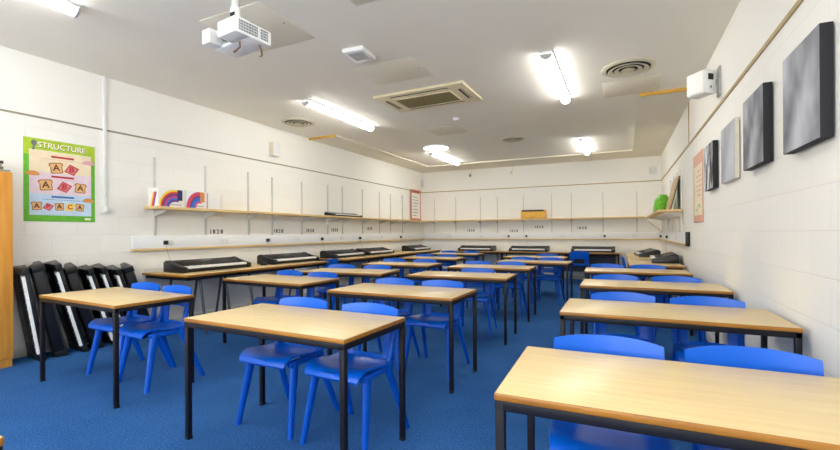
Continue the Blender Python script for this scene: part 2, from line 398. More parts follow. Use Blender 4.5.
# chairs: offset along the desk, extra gap behind it, turn
CH = dict(R1=[(.325, .02, 1), (.83, .03, 2)], R2=[(.37, .02, 2), (.88, .0, -2)], R3=[(.31, .0, 2), (.85, .02, -3)], R4=[(.26, .03, -1), (.775, .02, 2)],
          A=[(.345, .0, 1), (.905, -.01, -1)], A2=[(.32, .02, 2), (.825, .03, -1)], A3=[(.70, .0, 4)], A4=[(.27, .03, -2), (.81, .02, 2)],
          A5=[(.32, .02, 1), (.81, .0, -2)], A6=[(.775, .03, 2)], L=[(.37, .01, 2), (.865, .0, -2)], L2=[(.36, .02, -2), (.89, .02, 2)],
          L3=[(.26, .02, 2), (.81, .04, -2)], L4=[(.26, .02, 1), (.86, .03, 2)], L5=[(.26, .0, -1), (.76, .02, 1)], L6=[(.26, .02, 2), (.85, .0, -2)])
ALONG = {'R': ('on the aisle side', 'on the wall side'), 'A': ('on its keyboard-bench side', 'on its picture-wall side'), 'L': ('on its keyboard-bench side', 'on its middle-column side')}
chair0 = make_chair(); used_c = []
for k, lst in CH.items():
    x, y, r = DESKS[k]; r = R(r); w = where(k)
    col = {'R': 'picture-wall desk', 'A': 'middle-column desk', 'L': 'bench-side desk'}[k[0]]
    for i, (u, g, rr) in enumerate(lst):
        u = max(u, .256); v = .520+g                                    # chair centre, measured from the desk's front edge
        px, py = x+u*math.cos(r)-v*math.sin(r), y+u*math.sin(r)+v*math.cos(r)
        if len(lst) == 1: lab = f'blue plastic school chair, the only one at the {w[0]} {col}'
        else: lab = f'blue plastic school chair, {("left", "right")[i]} of two pushed under the {w[0]} {col}'
        place(chair0, used_c, (px, py, 0), r+R(rr), lab)
place(chair0, used_c, (-4.83, 6.14, 0), R(-88), 'blue plastic school chair drawn into the gap between two side-wall keyboard tables')
place(chair0, used_c, (-.90, 10.62, 0), R(183), 'blue plastic school chair facing the back wall bench, its back turned to the room')
place(chair0, used_c, (.175, 8.50, 0), R(90), 'blue plastic school chair seen edge-on, drawn up to the corner keyboard bench')

# ------------------------------------------------------------------ keyboard tables
def bench(name, label, x0, x1, y0, y1, trestle, mtop, panel=None, legs=None):
    hz = .755 if trestle else .725            # the side wall tables are a little taller
    t = thing(name, label, 'table', ((x0+x1)/2, (y0+y1)/2, 0), 0, 'keyboard benches round the walls')
    w, d = (x1-x0)/2, (y1-y0)/2
    b = bmesh.new(); bmesh.ops.create_cube(b, size=1)
    bmesh.ops.transform(b, matrix=Matrix.Translation((0, 0, hz-.014)) @ Matrix.Diagonal((2*w, 2*d, .028, 1)), verts=b.verts)
    bmesh.ops.bevel(b, geom=list(b.edges), offset=.003, segments=2, affect='EDGES', profile=.5)
    for f in b.faces: f.material_index = 0 if f.normal.z > .95 else 1
    mb = MB(); me = bpy.data.meshes.new('m'); b.to_mesh(me); b.free(); mb.bm.from_mesh(me)
    mb.build('tabletop', [mtop, M['edge']], t)
    fr = MB(); i = .03
    fr.box(-w+i, w-i, -d+i, -d+i+.03, hz-.070, hz-.028, .003).box(-w+i, w-i, d-i-.03, d-i, hz-.070, hz-.028, .003)
    fr.box(-w+i, -w+i+.03, -d+i, d-i, hz-.070, hz-.028, .003).box(w-i-.03, w-i, -d+i, d-i, hz-.070, hz-.028, .003)
    fr.build('underframe', M['steel'], t)
    for yy in ((-d+.26, d-.12) if trestle else ()):
        MB().tube([(w-.14, yy, hz-.04), (w-.02, yy, .01)], .016).build('leg', M['greysteel'], t)
        MB().tube([(-w+.2, yy, hz-.04), (-w+.06, yy, .01)], .016).build('leg', M['greysteel'], t)
    for lx, ly in (legs or ()):
        MB().box(lx-.015-(x0+x1)/2, lx+.015-(x0+x1)/2, ly-.015-(y0+y1)/2, ly+.015-(y0+y1)/2, 0, .69, .003).build('leg', M['steel'], t)
    if panel:
        p = panel
        MB().box(p[0]-(x0+x1)/2, p[1]-(x0+x1)/2, p[2]-(y0+y1)/2, p[3]-(y0+y1)/2, p[4], p[5], .002).build('modesty_panel', M['panelgrey'], t)
    return t
topy = wood('maple_laminate_bench', srgb(208, 182, 128), srgb(220, 196, 146), .34, 'Y', spec=.35)
bx0, bx1 = XL+.055, -4.57
bench('keyboard_table', 'long maple keyboard table at the near end of the side wall bench', bx0, bx1, 3.27, 4.02, True, topy)
bench('keyboard_table', 'long maple keyboard table, second from the leaning keyboards along the side wall', bx0, bx1, 4.03, 5.91, True, topy)
bench('keyboard_table', 'long maple keyboard table just beyond the chair gap along the side wall', bx0, bx1, 6.42, 8.40, True, topy)
bench('keyboard_table', 'long maple keyboard table running into the far left corner by the red-edged poster', bx0, bx1, 8.41, 10.97, True, topy)
by0, by1 = 11.02, YB-.055
def backlegs(a, c): return [(a+.05, by0+.05), (c-.05, by0+.05), (a+.05, by1-.05), (c-.05, by1-.05)]
bench('keyboard_table', 'maple keyboard table against the back wall nearest the side wall bench', -4.45, -2.95, by0, by1, False, M['top'], legs=backlegs(-4.45, -2.95))
bench('keyboard_table', 'maple keyboard table against the middle of the back wall', -2.94, -1.48, by0, by1, False, M['top'], legs=backlegs(-2.94, -1.48))
bench('keyboard_table', 'maple keyboard table against the back wall with a grey modesty panel', -1.47, -.02, by0, by1, False, M['top'], (-1.36, -.13, by1-.16, by1-.14, .22, .66), legs=backlegs(-1.47, -.02))
rx0, rx1 = .10, XR-.055
def rl(a, c): return [(rx0+.05, a+.05), (rx1-.05, a+.05), (rx0+.05, c-.05), (rx1-.05, c-.05)]
bench('keyboard_table', 'deep maple keyboard table in the far right corner, nearer half', rx0, rx1, 7.12, 9.0, False, topy, legs=rl(7.12, 9.0))
bench('keyboard_table', 'deep maple keyboard table in the far right corner against the back wall', rx0, rx1, 9.01, YB-.06, False, topy, legs=rl(9.01, YB-.06))

# ------------------------------------------------------------------ electronic keyboard (local: length along x, keys towards -y, base at z 0)
def make_keyboard(L, label, D=.37, Hh=.145):
    t = thing('electronic_keyboard', label, 'keyboard', group='electronic keyboards')
    h = L/2
    # rounded wedge body: cross-section in y,z
    sec = [(-D/2+.012, .006), (-D/2, .020), (-D/2, .042), (-D/2+.006, .048), (-D/2+.150, .048), (-D/2+.155, .088), (-D/2+.22, .112), (D/2-.05, Hh), (D/2-.012, Hh-.008), (D/2, Hh-.03), (D/2, .03), (D/2-.03, .006)]
    mb = MB().prism(sec, 'X', -h+.004, h-.004, .003)
    # end cheeks, with the far corners cut back
    chk = [(-D/2-.004, .004), (-D/2-.004, .066), (-D/2+.03, .075), (-D/2+.16, .100), (-D/2+.24, .124), (D/2-.05, Hh+.005), (D/2+.002, Hh-.02), (D/2+.002, .004)]
    for sx in (-1, 1): mb.prism(chk, 'X', sx*h, sx*(h-.07), .004)
    mb.build('body', M['blackplastic'], t)
    k0, k1 = -h+.085, h-.085
    kb = MB(); n = 36; w = (k1-k0)/n
    for i in range(n): kb.box(k0+i*w+.0006, k0+(i+1)*w-.0006, -D/2-.010, -D/2+.148, .049, .080, .002, 1)
    kk = kb.build('white_key_bank', M['whitekeys'], t)
    bb = MB()
    for i in range(n-1):
        if i % 7 in (0, 1, 3, 4, 5): bb.box(k0+(i+1)*w-.006, k0+(i+1)*w+.006, -D/2+.05, -D/2+.148, .076, .090, .002, 1)
    bb.build('black_key_bank', M['blackkeys'], t)
    sl = (Hh-.112)/(D-.27); ang = math.atan(sl)
    T = Matrix.Translation((0, -D/2+.22, .1125)) @ Matrix.Rotation(ang, 4, 'X')
    for q0 in (-.28, .10):
        pn = MB()
        for q in range(8): pn.box(q0+q*.03, q0+.018+q*.03, .05, .062, 0, .004, .001, 1, T)
        pn.build('button_bank', M['greyplastic'], t)
    MB().box(-.06, .06, .02, .075, 0, .003, .001, 1, T).build('display', M['screen'], t)
    for sx in (-1, 1):
        g = MB().mat(0).box(sx*(h-.09)-.09*(sx > 0), sx*(h-.09)+.09*(sx < 0), .015, .085, 0, .003, .001, 1, T)
        for q in range(6): g.mat(1).box(sx*(h-.135)-.04, sx*(h-.135)+.04, .02+q*.011, .025+q*.011, .003, .0045, 0, 1, T)
        g.build('speaker_grille', [M['blackkeys'], M['greyplastic']], t)
    return t
kbL = make_keyboard(1.05, 'x'); usedL = []
lab = ['black electronic keyboard nearest the leaning keyboards on the side wall bench', 'black electronic keyboard second along the side wall bench, a round adaptor at its end',
       'black electronic keyboard on the side wall bench just past the chair gap', 'black electronic keyboard fourth along the side wall bench, below the shelf keyboard', 'black electronic keyboard at the far end of the side wall bench']
for (yc, xx), l in zip([(3.93, -5.03), (5.44, -5.02), (7.02, -5.06), (8.24, -5.06), (10.36, -5.05)], lab):
    place(kbL, usedL, (xx, yc, .7555), R(90+random.uniform(-2, 2)), l)
kbB = make_keyboard(1.0, 'x'); usedB = []
for xc, l in ((-3.64, 'black electronic keyboard on the back bench nearest the side wall'), (-2.2, 'black electronic keyboard on the middle of the back bench, below the yellow box'), (-.64, 'black electronic keyboard on the back bench behind the turned blue chair')):
    place(kbB, usedB, (xc, 11.30, .7255), R(random.uniform(-1, 1)), l)
place(kbB, usedB, (.645, 8.22, .7255), R(-92), 'black electronic keyboard on the corner bench, the nearer one')
place(kbB, usedB, (.47, 9.97, .7255), R(-86), 'black electronic keyboard on the corner bench, the farther one beside the corner')
# on the shelf
sk = place(kbB, usedB, (-5.33, 7.42, 1.5905), R(90), 'slim black electronic keyboard lying on the high side wall shelf')
sk.scale = (1.05, .62, .55)
# stood on end against the side wall beside the cupboard
lean = [(2.15, .93, 8.5, 0), (2.34, .97, 12, 1), (2.515, .98, 14.5, 0), (2.672, .95, 16, 1), (2.822, .92, 17, 0), (2.962, .93, 17.5, 0), (3.10, .90, 17.6, 0), (3.25, .92, 17.7, 1)]
nth = ['first', 'second', 'third', 'fourth', 'fifth', 'sixth', 'seventh']
for i, (yf, LL, a, flip) in enumerate(lean):
    l = f'black electronic keyboard stood on end, {nth[i]} of the row leaning beside the wooden cupboard' if i < 7 else 'black electronic keyboard stood on end, last of the leaning row, nearest the bench'
    o = copy_tree(kbB); usedB.append(o); o['label'] = l; o['group'] = 'keyboards leaning against the side wall'
    ar = R(a); U = Vector((0, -math.sin(ar), math.cos(ar)))       # up the leaning keyboard
    front = Vector((.954, -.30, 0)) if not flip else Vector((-.954, .30, 0))   # the way its keys' edge faces: the room, or the wall
    Yv = -front; Yv = (Yv-U*Yv.dot(U)).normalized()
    Xv = U if not flip else -U
    Zv = Xv.cross(Yv)
    o.rotation_euler = Matrix((Xv, Yv, Zv)).transposed().to_4x4().to_euler()
    o.scale = (LL, .88, .82)
    o.location = Vector((-5.265-.015*flip, yf+.062, .012)) + U*(.5*LL)

# cable reel / adaptor on the bench
t = thing('power_adaptor', 'round black power adaptor lying on the bench at the end of second keyboard', 'adaptor', (-4.93, 4.78, .7555), 0)
MB().lathe([(0, 0), (.045, 0), (.052, .012), (.052, .036), (.045, .046), (0, .046)], (0, 0, 0), 24).build('body', M['blackplastic'], t)
MB().tube([(.03, .03, .02), (-.02, .09, .012), (-.1, .1, .008), (-.14, .06, .008)], .006).build('lead', M['blackplastic'], t)

# ------------------------------------------------------------------ shelves
def shelf_uprights(t, spots, axis, z0=1.218, z1=2.24):
    for (p, zt) in spots:
        if axis == 'L': a = (XL, XL+.018, p-.012, p+.012); br = [(XL+.018, 1.545), (XL+.018, 1.47), (XL+.03, 1.47), (XL+.24, 1.535), (XL+.24, 1.545)]
        if axis == 'R': a = (XR-.018, XR, p-.014, p+.014); br = [(XR-.018, 1.545), (XR-.018, 1.47), (XR-.03, 1.47), (XR-.26, 1.535), (XR-.26, 1.545)]
        if axis == 'B': a = (p-.011, p+.011, YB-.018, YB); br = [(YB-.018, 1.565), (YB-.018, 1.49), (YB-.03, 1.49), (YB-.24, 1.555), (YB-.24, 1.565)]
        u = MB().box(*a, z0, zt, .003).build('upright', M['paper' if axis == 'R' else 'zinc'], t)
        m = MB()
        if axis == 'B': m.prism(br, 'X', p-.008, p+.008)
        else: m.prism(br, 'Y', p-.008, p+.008)
        m.build('bracket', M['paper' if axis == 'R' else 'zinc'], u)
t = thing('pine_shelf', 'long pine shelf on metal uprights running the length of the keyboard-bench wall', 'shelf', group='pine wall shelves')
MB().box(XL+.018, XL+.28, 3.32, YB-.28, 1.557, 1.59, .003).build('board', M['shelfwood'], t)
shelf_uprights(t, [(3.47, 2.24), (4.21, 2.23), (5.0, 2.24), (5.52, 2.22), (6.27, 2.22), (7.06, 2.24), (7.57, 2.25), (8.36, 2.26), (9.13, 2.27), (9.69, 2.26), (10.36, 2.28)], 'L')
t = thing('pine_shelf', 'pine shelf on metal uprights across the back wall, yellow box on it', 'shelf', group='pine wall shelves')
MB().box(XL+.018, XR-.36, YB-.28, YB-.018, 1.565, 1.60, .003).build('board', M['shelfwoodx'], t)
shelf_uprights(t, [(-5.10, 2.28), (-4.42, 2.28), (-3.66, 2.26), (-3.16, 2.25), (-2.43, 2.26), (-1.68, 2.26), (-1.18, 2.26), (-.42, 2.25), (.35, 2.24)], 'B')
t = thing('pine_shelf', 'short pine shelf on the picture wall holding the green bag, strut beneath', 'shelf', group='pine wall shelves')
MB().box(XR-.355, XR-.018, 7.70, YB-.29, 1.545, 1.58, .003).build('board', M['shelfwood'], t)
shelf_uprights(t, [(7.95, 2.24), (8.45, 2.24), (9.0, 2.24), (9.6, 2.24), (10.3, 2.24), (11.1, 2.24)], 'R')
MB().prism([(.50, 1.545), (.53, 1.545), (.85, 1.25), (.85, 1.22)], 'Y', YB-.33, YB-.295, .002).build('strut', M['cream'], t)

# ------------------------------------------------------------------ trunking with sockets
def trunk(label, x0, x1, y0, y1, nx, ny):
    t = thing('cable_trunking', label, 'trunking', group='socket trunking round the walls')
    MB().box(x0, x1, y0, y1, 1.055, 1.215, .005).build('cover', M['trunk'], t)
    e = .012
    MB().box(x0, x1+nx*e, y0+ny*e, y1, 1.028, 1.054, .002).build('ledge', M['shelfwood'] if nx else M['shelfwoodx'], t)
    return t
trunk('white socket trunking along the keyboard-bench wall', XL+.0015, XL+.05, 3.17, YB-.0015, 1, 0)
trunk('white socket trunking across the back wall', XL+.064, XR-.064, YB-.05, YB-.0015, 0, -1)
t = thing('cable_trunking', 'white socket trunking on the picture wall with a black end', 'trunking', group='socket trunking round the walls')
MB().box(XR-.05, XR-.0015, 7.12, YB-.0015, 1.055, 1.215, .005).build('cover', M['trunk'], t)
MB().box(XR-.062, XR-.0015, 7.12, YB-.0015, 1.028, 1.054, .002).build('ledge', M['shelfwood'], t)
MB().box(XR-.055, XR-.0015, 7.06, 7.12, 1.02, 1.225, .004).build('end_block', M['blackplastic'], t)

def socket(proto=[None], used=[]):
    if proto[0] is None:
        t = thing('socket_plate', 'x', 'socket', group='double sockets on the trunking')
        MB().box(-.073, .073, -.010, 0, -.043, .043, .004).build('faceplate', M['white'], t)
        for sx in (-.038, .038):
            MB().box(sx-.008, sx+.008, -.013, -.010, .016, .030, .001).build('switch', M['white'], t)
        h = MB()
        for sx in (-.038, .038): h.box(sx-.003, sx+.003, -.0105, -.0098, -.002, .008).box(sx-.013, sx-.007, -.0105, -.0098, -.016, -.012).box(sx+.007, sx+.013, -.0105, -.0098, -.016, -.012)
        h.build('pin_hole_pattern', M['greyink'], t)
        proto[0] = t
    return proto[0], used
sp, used_s = socket()
for y in (3.62, 4.5, 5.38, 6.1, 6.82, 7.5, 8.2, 9.2, 10.17):
    place(sp, used_s, (XL+.0505, y, 1.135), R(90), 'white double socket plate on the keyboard-bench wall trunking', 'side wall socket plates')
for x in (-4.6, -3.6, -2.87, -2.38, -1.4, -.42, .3):
    place(sp, used_s, (x, YB-.0505, 1.135), 0, 'white double socket plate on the back wall trunking', 'back wall socket plates')
for y in (10.9, 9.54, 8.2):
    place(sp, used_s, (XR-.0505, y, 1.135), R(-90), 'white double socket plate on the picture wall trunking', 'picture wall socket plates')
def make_plug():
    t = thing('mains_plug', 'x', 'plug', group='black plugs')
    MB().box(-.026, .026, -.035, 0, -.028, .026, .008).build('body', M['blackplastic'], t)
    MB().tube([(0, -.022, -.026), (0, -.03, -.06), (.02, -.035, -.16), (.06, -.025, -.26), (.10, -.03, -.34), (.16, -.06, -.37)], .0022, 6).build('lead', M['cap'], t)
    return t
pl = make_plug(); used_p = []
for y, w in ((3.60, 'above the first side wall keyboard'), (5.38, 'above the second side wall keyboard'), (6.82, 'above the third side wall keyboard'), (8.18, 'above the fourth side wall keyboard'), (10.17, 'above the last side wall keyboard')):
    place(pl, used_p, (XL+.0635, y-.03, 1.128), R(90), 'black mains plug and lead in the trunking '+w)
for x, w in ((-2.87, 'in the back wall trunking under the yellow box, first of two'), (-2.38, 'in the back wall trunking under the yellow box, second of two'), (-.42, 'in the back wall trunking above the turned chair keyboard')):
    place(pl, used_p, (x+.038, YB-.0635, 1.128), 0, 'black mains plug '+w)
for y, w in ((10.9, 'nearest the corner'), (9.54, 'farther from the corner')):
    place(pl, used_p, (XR-.0635, y+.03, 1.128), R(-90), 'black mains plug in the picture wall trunking '+w)

# little row-number stickers above the trunking
def sticker(loc, rz, label, w=.22, h=.075):
    t = thing('printed_sticker', label, 'sticker', loc, rz, 'printed stickers above the trunking')
    MB().box(-w/2, w/2, -.0015, 0, -h/2, h/2).build('backing', M['paper'], t)
    text_mesh('lettering', 'I 8 2 8', h*1.15, M['ink'], t, Matrix.Translation((0, -.0022, 0)) @ Matrix.Rotation(R(90), 4, 'X'), .0004, bold=.003)
for (y, z, l) in ((4.405, 1.268, 'nearest the coloured boxes'), (5.675, 1.28, 'second from the coloured boxes'), (6.515, 1.29, 'third from the coloured boxes'), (7.30, 1.305, 'below the shelf keyboard'), (8.675, 1.345, 'farthest along, set a little higher')):
    sticker((XL, y, z), R(90), 'small printed sticker on the keyboard-bench wall, '+l)
for (x, z, l) in ((-3.955, 1.295, 'nearest the side wall'), (-2.70, 1.27, 'low and below the yellow box'), (-2.015, 1.375, 'high beside the yellow box'), (-.925, 1.335, 'above the turned blue chair')):
    sticker((x, YB, z), 0, 'small printed sticker on the back wall, '+l)

# ------------------------------------------------------------------ things on the shelves
def rainbow_box(label, y0, y1, z, bands, windowmat, d=.20):
    t = thing('packaging_box', label, 'box', (-5.245, (y0+y1)/2, z), R(90), 'boxes on the side wall shelf')
    w, h = (y1-y0)/2, .235
    MB().box(-w, w, 0, d, 0, h, .002).build('carton', M['paper'], t)
    n = len(bands); b = MB()
    def curve(q):
        return [(-w+1.2*w+.005-(1.2*w-.024*q)*math.cos(R(9*k)), max(.002, (h-.012-.026*q)*math.sin(R(9*k)))) for k in range(11)]+[(w-.085, h-.012-.026*q)]
    for i, _ in enumerate(bands):                 # bands rise from the lower corner, bend and run level along the top
        bm = bmesh.new(); A, B = curve(i), curve(i+1)
        va = [bm.verts.new((p[0], -.0012, p[1])) for p in A]; vb = [bm.verts.new((p[0], -.0012, p[1])) for p in B]
        for k in range(len(A)-1):
            f = bm.faces.new([va[k], vb[k], vb[k+1], va[k+1]]); f.material_index = i
        bmesh.ops.recalc_face_normals(bm, faces=bm.faces); b._new(bm)
    # bands carried onto the end of the carton
    for i, _ in enumerate(bands[:3]): b.mat(i).prism([(.165-.030*i, .002), (.137-.030*i, .002), (.075-.024*i, h-.05), (.098-.024*i, h-.05)], 'X', -w-.0015, -w+.001)
    b.build('rainbow_print', [M[k] for k in bands], t)
    MB().box(w-.105, w-.035, -.002, .002, .085, h-.012).build('window', windowmat, t)
    tx = MB()
    for q in range(5): tx.box(w-.19+q*.03, w-.172+q*.03, -.0015, .001, .022, .034)
    tx.build('printed_text', M['greyink'], t)
    return t
rainbow_box('rainbow-striped white carton at the near end of the side wall shelf', 3.36, 3.72, 1.5905, ['yellow', 'red', 'purple', 'pink', 'rblue', 'purple'], M['navy'])
rainbow_box('smaller rainbow-striped white carton second from the shelf end', 3.735, 4.05, 1.5905, ['pink', 'red', 'purple', 'rblue', 'rblue', 'pink'], M['bun'])
t = thing('packaging_box', 'plain white carton with a pink end beside the rainbow cartons', 'box', (-5.245, 4.17, 1.5905), R(90), 'boxes on the side wall shelf')
MB().box(-.10, .10, 0, .20, 0, .225, .002).build('carton', M['paper'], t); MB().box(-.1015, -.10, .01, .19, .01, .215).build('printed_end', M['pinkfill'], t)
# yellow open box on the back shelf
t = thing('storage_box', 'yellow cardboard box with an open dark top on the back wall shelf', 'box', (-2.13, YB-.15, 1.601), 0)
m = MB().box(-.32, .32, -.12, .12, 0, .012).box(-.32, .32, -.12, -.112, 0, .185).box(-.32, .32, .112, .12, 0, .235).box(-.32, -.312, -.112, .112, 0, .225).box(.312, .32, -.112, .112, 0, .225)
m.build('carton', M['yellowbox'], t)
MB().box(-.30, .26, -.105, .10, .15, .232, .006).build('contents', M['book1'], t)
MB().prism([(-.10, .02), (.06, .070), (.10, .07), (-.02, .018)], 'Y', -.1212, -.1195).build('handle_slot', M['bun'], t)
# right shelf
t = thing('plastic_bag', 'bright green plastic bag slumped on the picture wall shelf', 'bag', (.66, 8.95, 1.5805), 0)
rings = []
for k, (z, sx, sy) in enumerate([(0, .10, .19), (.02, .12, .22), (.09, .125, .215), (.17, .11, .20), (.225, .095, .185), (.26, .07, .16), (.275, .03, .11)]):
    sx, sy, z = sx*1.12, sy*1.12, z*1.18
    rings.append([(sx*math.cos(a)*(1+.09*math.sin(3*a+k))+.03*k/6, sy*math.sin(a)*(1+.07*math.cos(5*a+2*k)), z+.012*math.sin(4*a+k)*(k > 3)) for a in [2*math.pi*n/28 for n in range(28)]])
MB().loft(rings).build('sack', M['greenbag'], t)
MB().box(-.10, .02, .02, .24, 0.0, .03, .008).mat(0).build('folded_corner', M['greenbag'], t)
t = thing('drawing_board', 'brown wooden board leaning on the picture wall above its shelf', 'board', (XR, 8.25, 1.5895), 0)
T = Matrix.Translation((-.186, 0, 0)) @ Matrix.Rotation(R(13.5), 4, 'Y')
MB().box(0, .02, -.33, .33, 0.005, .555, .003, 2, T).build('face', M['board'], t)
MB().box(.02, .034, -.335, .335, 0.002, .56, .002, 2, T).build('dark_backing', M['book1'], t)

# ------------------------------------------------------------------ posters
def on_left(y, z, off=0.0): return Matrix.Translation((XL+off, y, z)) @ Matrix(((0, 0, 1, 0), (1, 0, 0, 0), (0, 1, 0, 0), (0, 0, 0, 1)))   # local x -> +y, local y -> +z, local z -> +x
t = thing('poster', 'green-bordered music poster headed STRUCTURE with bread slices lettered A and B', 'poster', (XL, 2.135, 1.38), 0)
PW, PH = .645, .865
def pl_(u, v): return (u*PW, v*PH)
TL = Matrix(((0, 0, 1, 0), (1, 0, 0, 0), (0, 1, 0, 0), (0, 0, 0, 1)))
def flat(mb, u0, u1, v0, v1, d0, d1): return mb.box(u0*PW, u1*PW, v0*PH, v1*PH, d0, d1, 0, 1, TL)
flat(MB(), 0, 1, 0, 1, .002, .006).build('sheet', M['green2'], t)
flat(MB(), 0, 1, .80, 1, .006, .0066).build('title_band', M['green1'], t)
flat(MB(), .07, .94, .60, .865, .0066, .0072).build('cream_section', M['pcream'], t)
flat(MB(), .07, .94, .335, .60, .0066, .0072).build('lilac_section', M['ppink'], t)
flat(MB(), .07, .94, .075, .335, .0066, .0072).build('blue_section', M['pblue'], t)
text_mesh('title_lettering', 'STRUCTURE', .080, M['titlewhite'], t, TL @ Matrix.Translation((.52*PW, .925*PH, .0085)), .0006, bold=.001)
text_mesh('title_shadow_lettering', 'STRUCTURE', .080, M['brownink'], t, TL @ Matrix.Translation((.523*PW, .921*PH, .0074)), .0004, bold=.003)
def slice_pts(cx, cy, s, rot=0):
    base = [(-.42, -.5), (.42, -.5), (.5, -.42), (.46, .12), (.56, .22), (.54, .42), (.40, .5), (-.40, .5), (-.54, .42), (-.56, .22), (-.46, .12), (-.5, -.42)]
    c, n = math.cos(R(rot)), math.sin(R(rot))
    return [(cx*PW+s*(x*c-y*n), cy*PH+s*(x*n+y*c)) for x, y in base]
def diamond(cx, cy, s, rot):
    base = [(-.55, -.35), (.3, -.5), (.6, .3), (-.25, .5)]
    c, n = math.cos(R(rot)), math.sin(R(rot))
    return [(cx*PW+s*(x*c-y*n), cy*PH+s*(x*n+y*c)) for x, y in base]
rows = [('A', .43, .665, .115, 8), ('B', .645, .66, .10, -12), ('A', .285, .445, .115, 6), ('B', .54, .435, .10, -14), ('A', .775, .435, .105, -4), ('A', .165, .185, .085, 4), ('B', .315, .18, .07, -16), ('A', .47, .185, .08, 4), ('C', .62, .185, .08, 10), ('A', .765, .185, .08, -4)]
for ch, u, v, s, ro in rows:
    pr = MB().mat(0).prism(slice_pts(u, v, s, ro) if ch == 'A' else diamond(u, v, s*1.12, ro), 'Z', .0072, .0078, mtx=TL)
    pr.mat(1).prism(slice_pts(u, v, s*.84, ro) if ch == 'A' else diamond(u, v, s*.9, ro), 'Z', .0078, .0082, mtx=TL)
    p = pr.build('slice_print', [M['crust'] if ch == 'A' else M['redink'] if ch == 'B' else M['yellow'], M['bread'] if ch == 'A' else M['breadred'] if ch == 'B' else M['breadyel']], t)
    text_mesh('letter', ch, s*.82, M['brownink'] if ch == 'A' else M['redink'], p, TL @ Matrix.Translation((u*PW, v*PH, .0086)) @ Matrix.Rotation(R(ro*.5), 4, 'Z'), .0003, bold=.002)
for u0, u1, v, k in ((.36, .68, .80, 'redink'), (.36, .68, .555, 'redink'), (.36, .68, .305, 'blueink')):
    flat(MB(), u0, u1, v-.012, v+.012, .0072, .008).build('heading_print', M[k], t)
for v, k in ((.765, 'pinkfill'), (.52, 'pinkfill'), (.27, 'blueink')):
    q = MB()
    for i in range(14): flat(q, .24+i*.042, .24+i*.042+.03, v-.003, v+.003, .0072, .0076)
    q.build('text_line_print', M[k], t)
for u, v, k in ((.115, .565, 'bun'), (.895, .27, 'bun'), (.90, .765, 'pinkfill')):
    a = [(u*PW+.058*math.cos(R(g))*(1 if u > .5 else 1.0), v*PH+(.036 if 0 <= g <= 180 else .014)*math.sin(R(g))) for g in range(0, 360, 20)]
    MB().prism(a, 'Z', .0072, .0082, mtx=TL).build('bun_print', M[k], t)
q = MB().prism([(.085+.024*math.cos(R(g)), .815+.030*math.sin(R(g))) for g in range(0, 360, 24)], 'Z', .0072, .008, mtx=TL)
q.prism([(.070, .745), (.088, .742), (.096, .79), (.078, .795)], 'Z', .0072, .0078, mtx=TL).build('emblem_print', M['greyink'], t)
flat(MB(), .84, .93, .025, .05, .006, .0068).build('badge_print', M['titlewhite'], t)

t = thing('poster', 'small red-edged white poster stood on the side wall shelf by the far corner', 'poster', (XL+.024, 10.84, 1.6005), 0)
MB().box(0, .012, 0, .66, 0, .90, .001).build('sheet', M['redborder'], t)
MB().box(.012, .0126, .05, .61, .06, .80).build('panel_print', M['paper'], t)
text_mesh('heading_lettering', 'MUSIC', .085, M['titlewhite'], t, Matrix.Translation((.0128, .33, .85)) @ TL, .0003, bold=.002) if False else None
q = MB()
for i in range(7): q.box(.0126, .0130, .10, .36+.18*((i*37 % 10)/10), .14+.09*i, .155+.09*i)
q.build('text_line_print', M['greyink'], t)
q = MB()
for i in range(5): q.box(.012, .0126, .12+.09*i, .185+.09*i, .825, .872)
q.build('heading_print', M['brownink'], t)

t = thing('poster', 'tall salmon-bordered ivory poster beside the smallest canvas on the picture wall', 'poster', (XR, 6.30, 1.345), 0)
MB().box(-.008, -.003, -.36, .36, 0, .87, .001).build('sheet', M['pinkborder'], t)
MB().box(-.0086, -.008, -.30, .30, .09, .72).build('panel_print', M['postcream'], t)
q = MB()
for i in range(6): q.box(-.0090, -.0086, -.24, .05+.03*((i*7) % 5), .33+.06*i, .345+.06*i)
q.build('text_line_print', M['pinkborder'], t)
q = MB()
for i in range(9): a = R(i*40); q.box(-.0092, -.0086, -.20+.045*i, -.165+.045*i, .17+.03*math.sin(a), .20+.03*math.sin(a))
q.build('squiggle_print', M['greenbag'], t)

# ------------------------------------------------------------------ canvases on the right wall
def canvas(label, y0, y1, z0, z1, face, edge, d=.05, gap=.008, tilt=0):
    t = thing('canvas_picture', label, 'picture', (XR, (y0+y1)/2, (z0+z1)/2), 0, 'canvases on the picture wall')
    w, h = (y1-y0)/2, (z1-z0)/2
    MB().box(-gap-d, -gap, -w, w, -h, h, .003).build('canvas_edge', edge, t)
    MB().box(-gap-d-.0012, -gap-d+.0005, -w+.002, w-.002, -h+.002, h-.002).build('picture_face', face, t)
    MB().box(-gap, 0, -.03, .03, h-.09, h-.05).build('hanger', M['greysteel'], t)
    return t
canvas('large grey canvas picture with black edges, nearest to the camera', 2.535, 3.02, 1.66, 2.185, M['canvas1'], M['canvasblack'])
canvas('darker grey canvas picture with black edges, second from the camera', 3.39, 3.88, 1.68, 2.185, M['canvas2'], M['canvasblack'])
canvas('pale grey canvas picture with cream edges', 4.23, 4.76, 1.67, 2.165, M['canvas3'], M['canvascream'], .03)
canvas('black and white canvas picture with black edges beside the salmon poster', 5.08, 5.54, 1.67, 2.145, M['canvas4'], M['canvasblack'], .045)

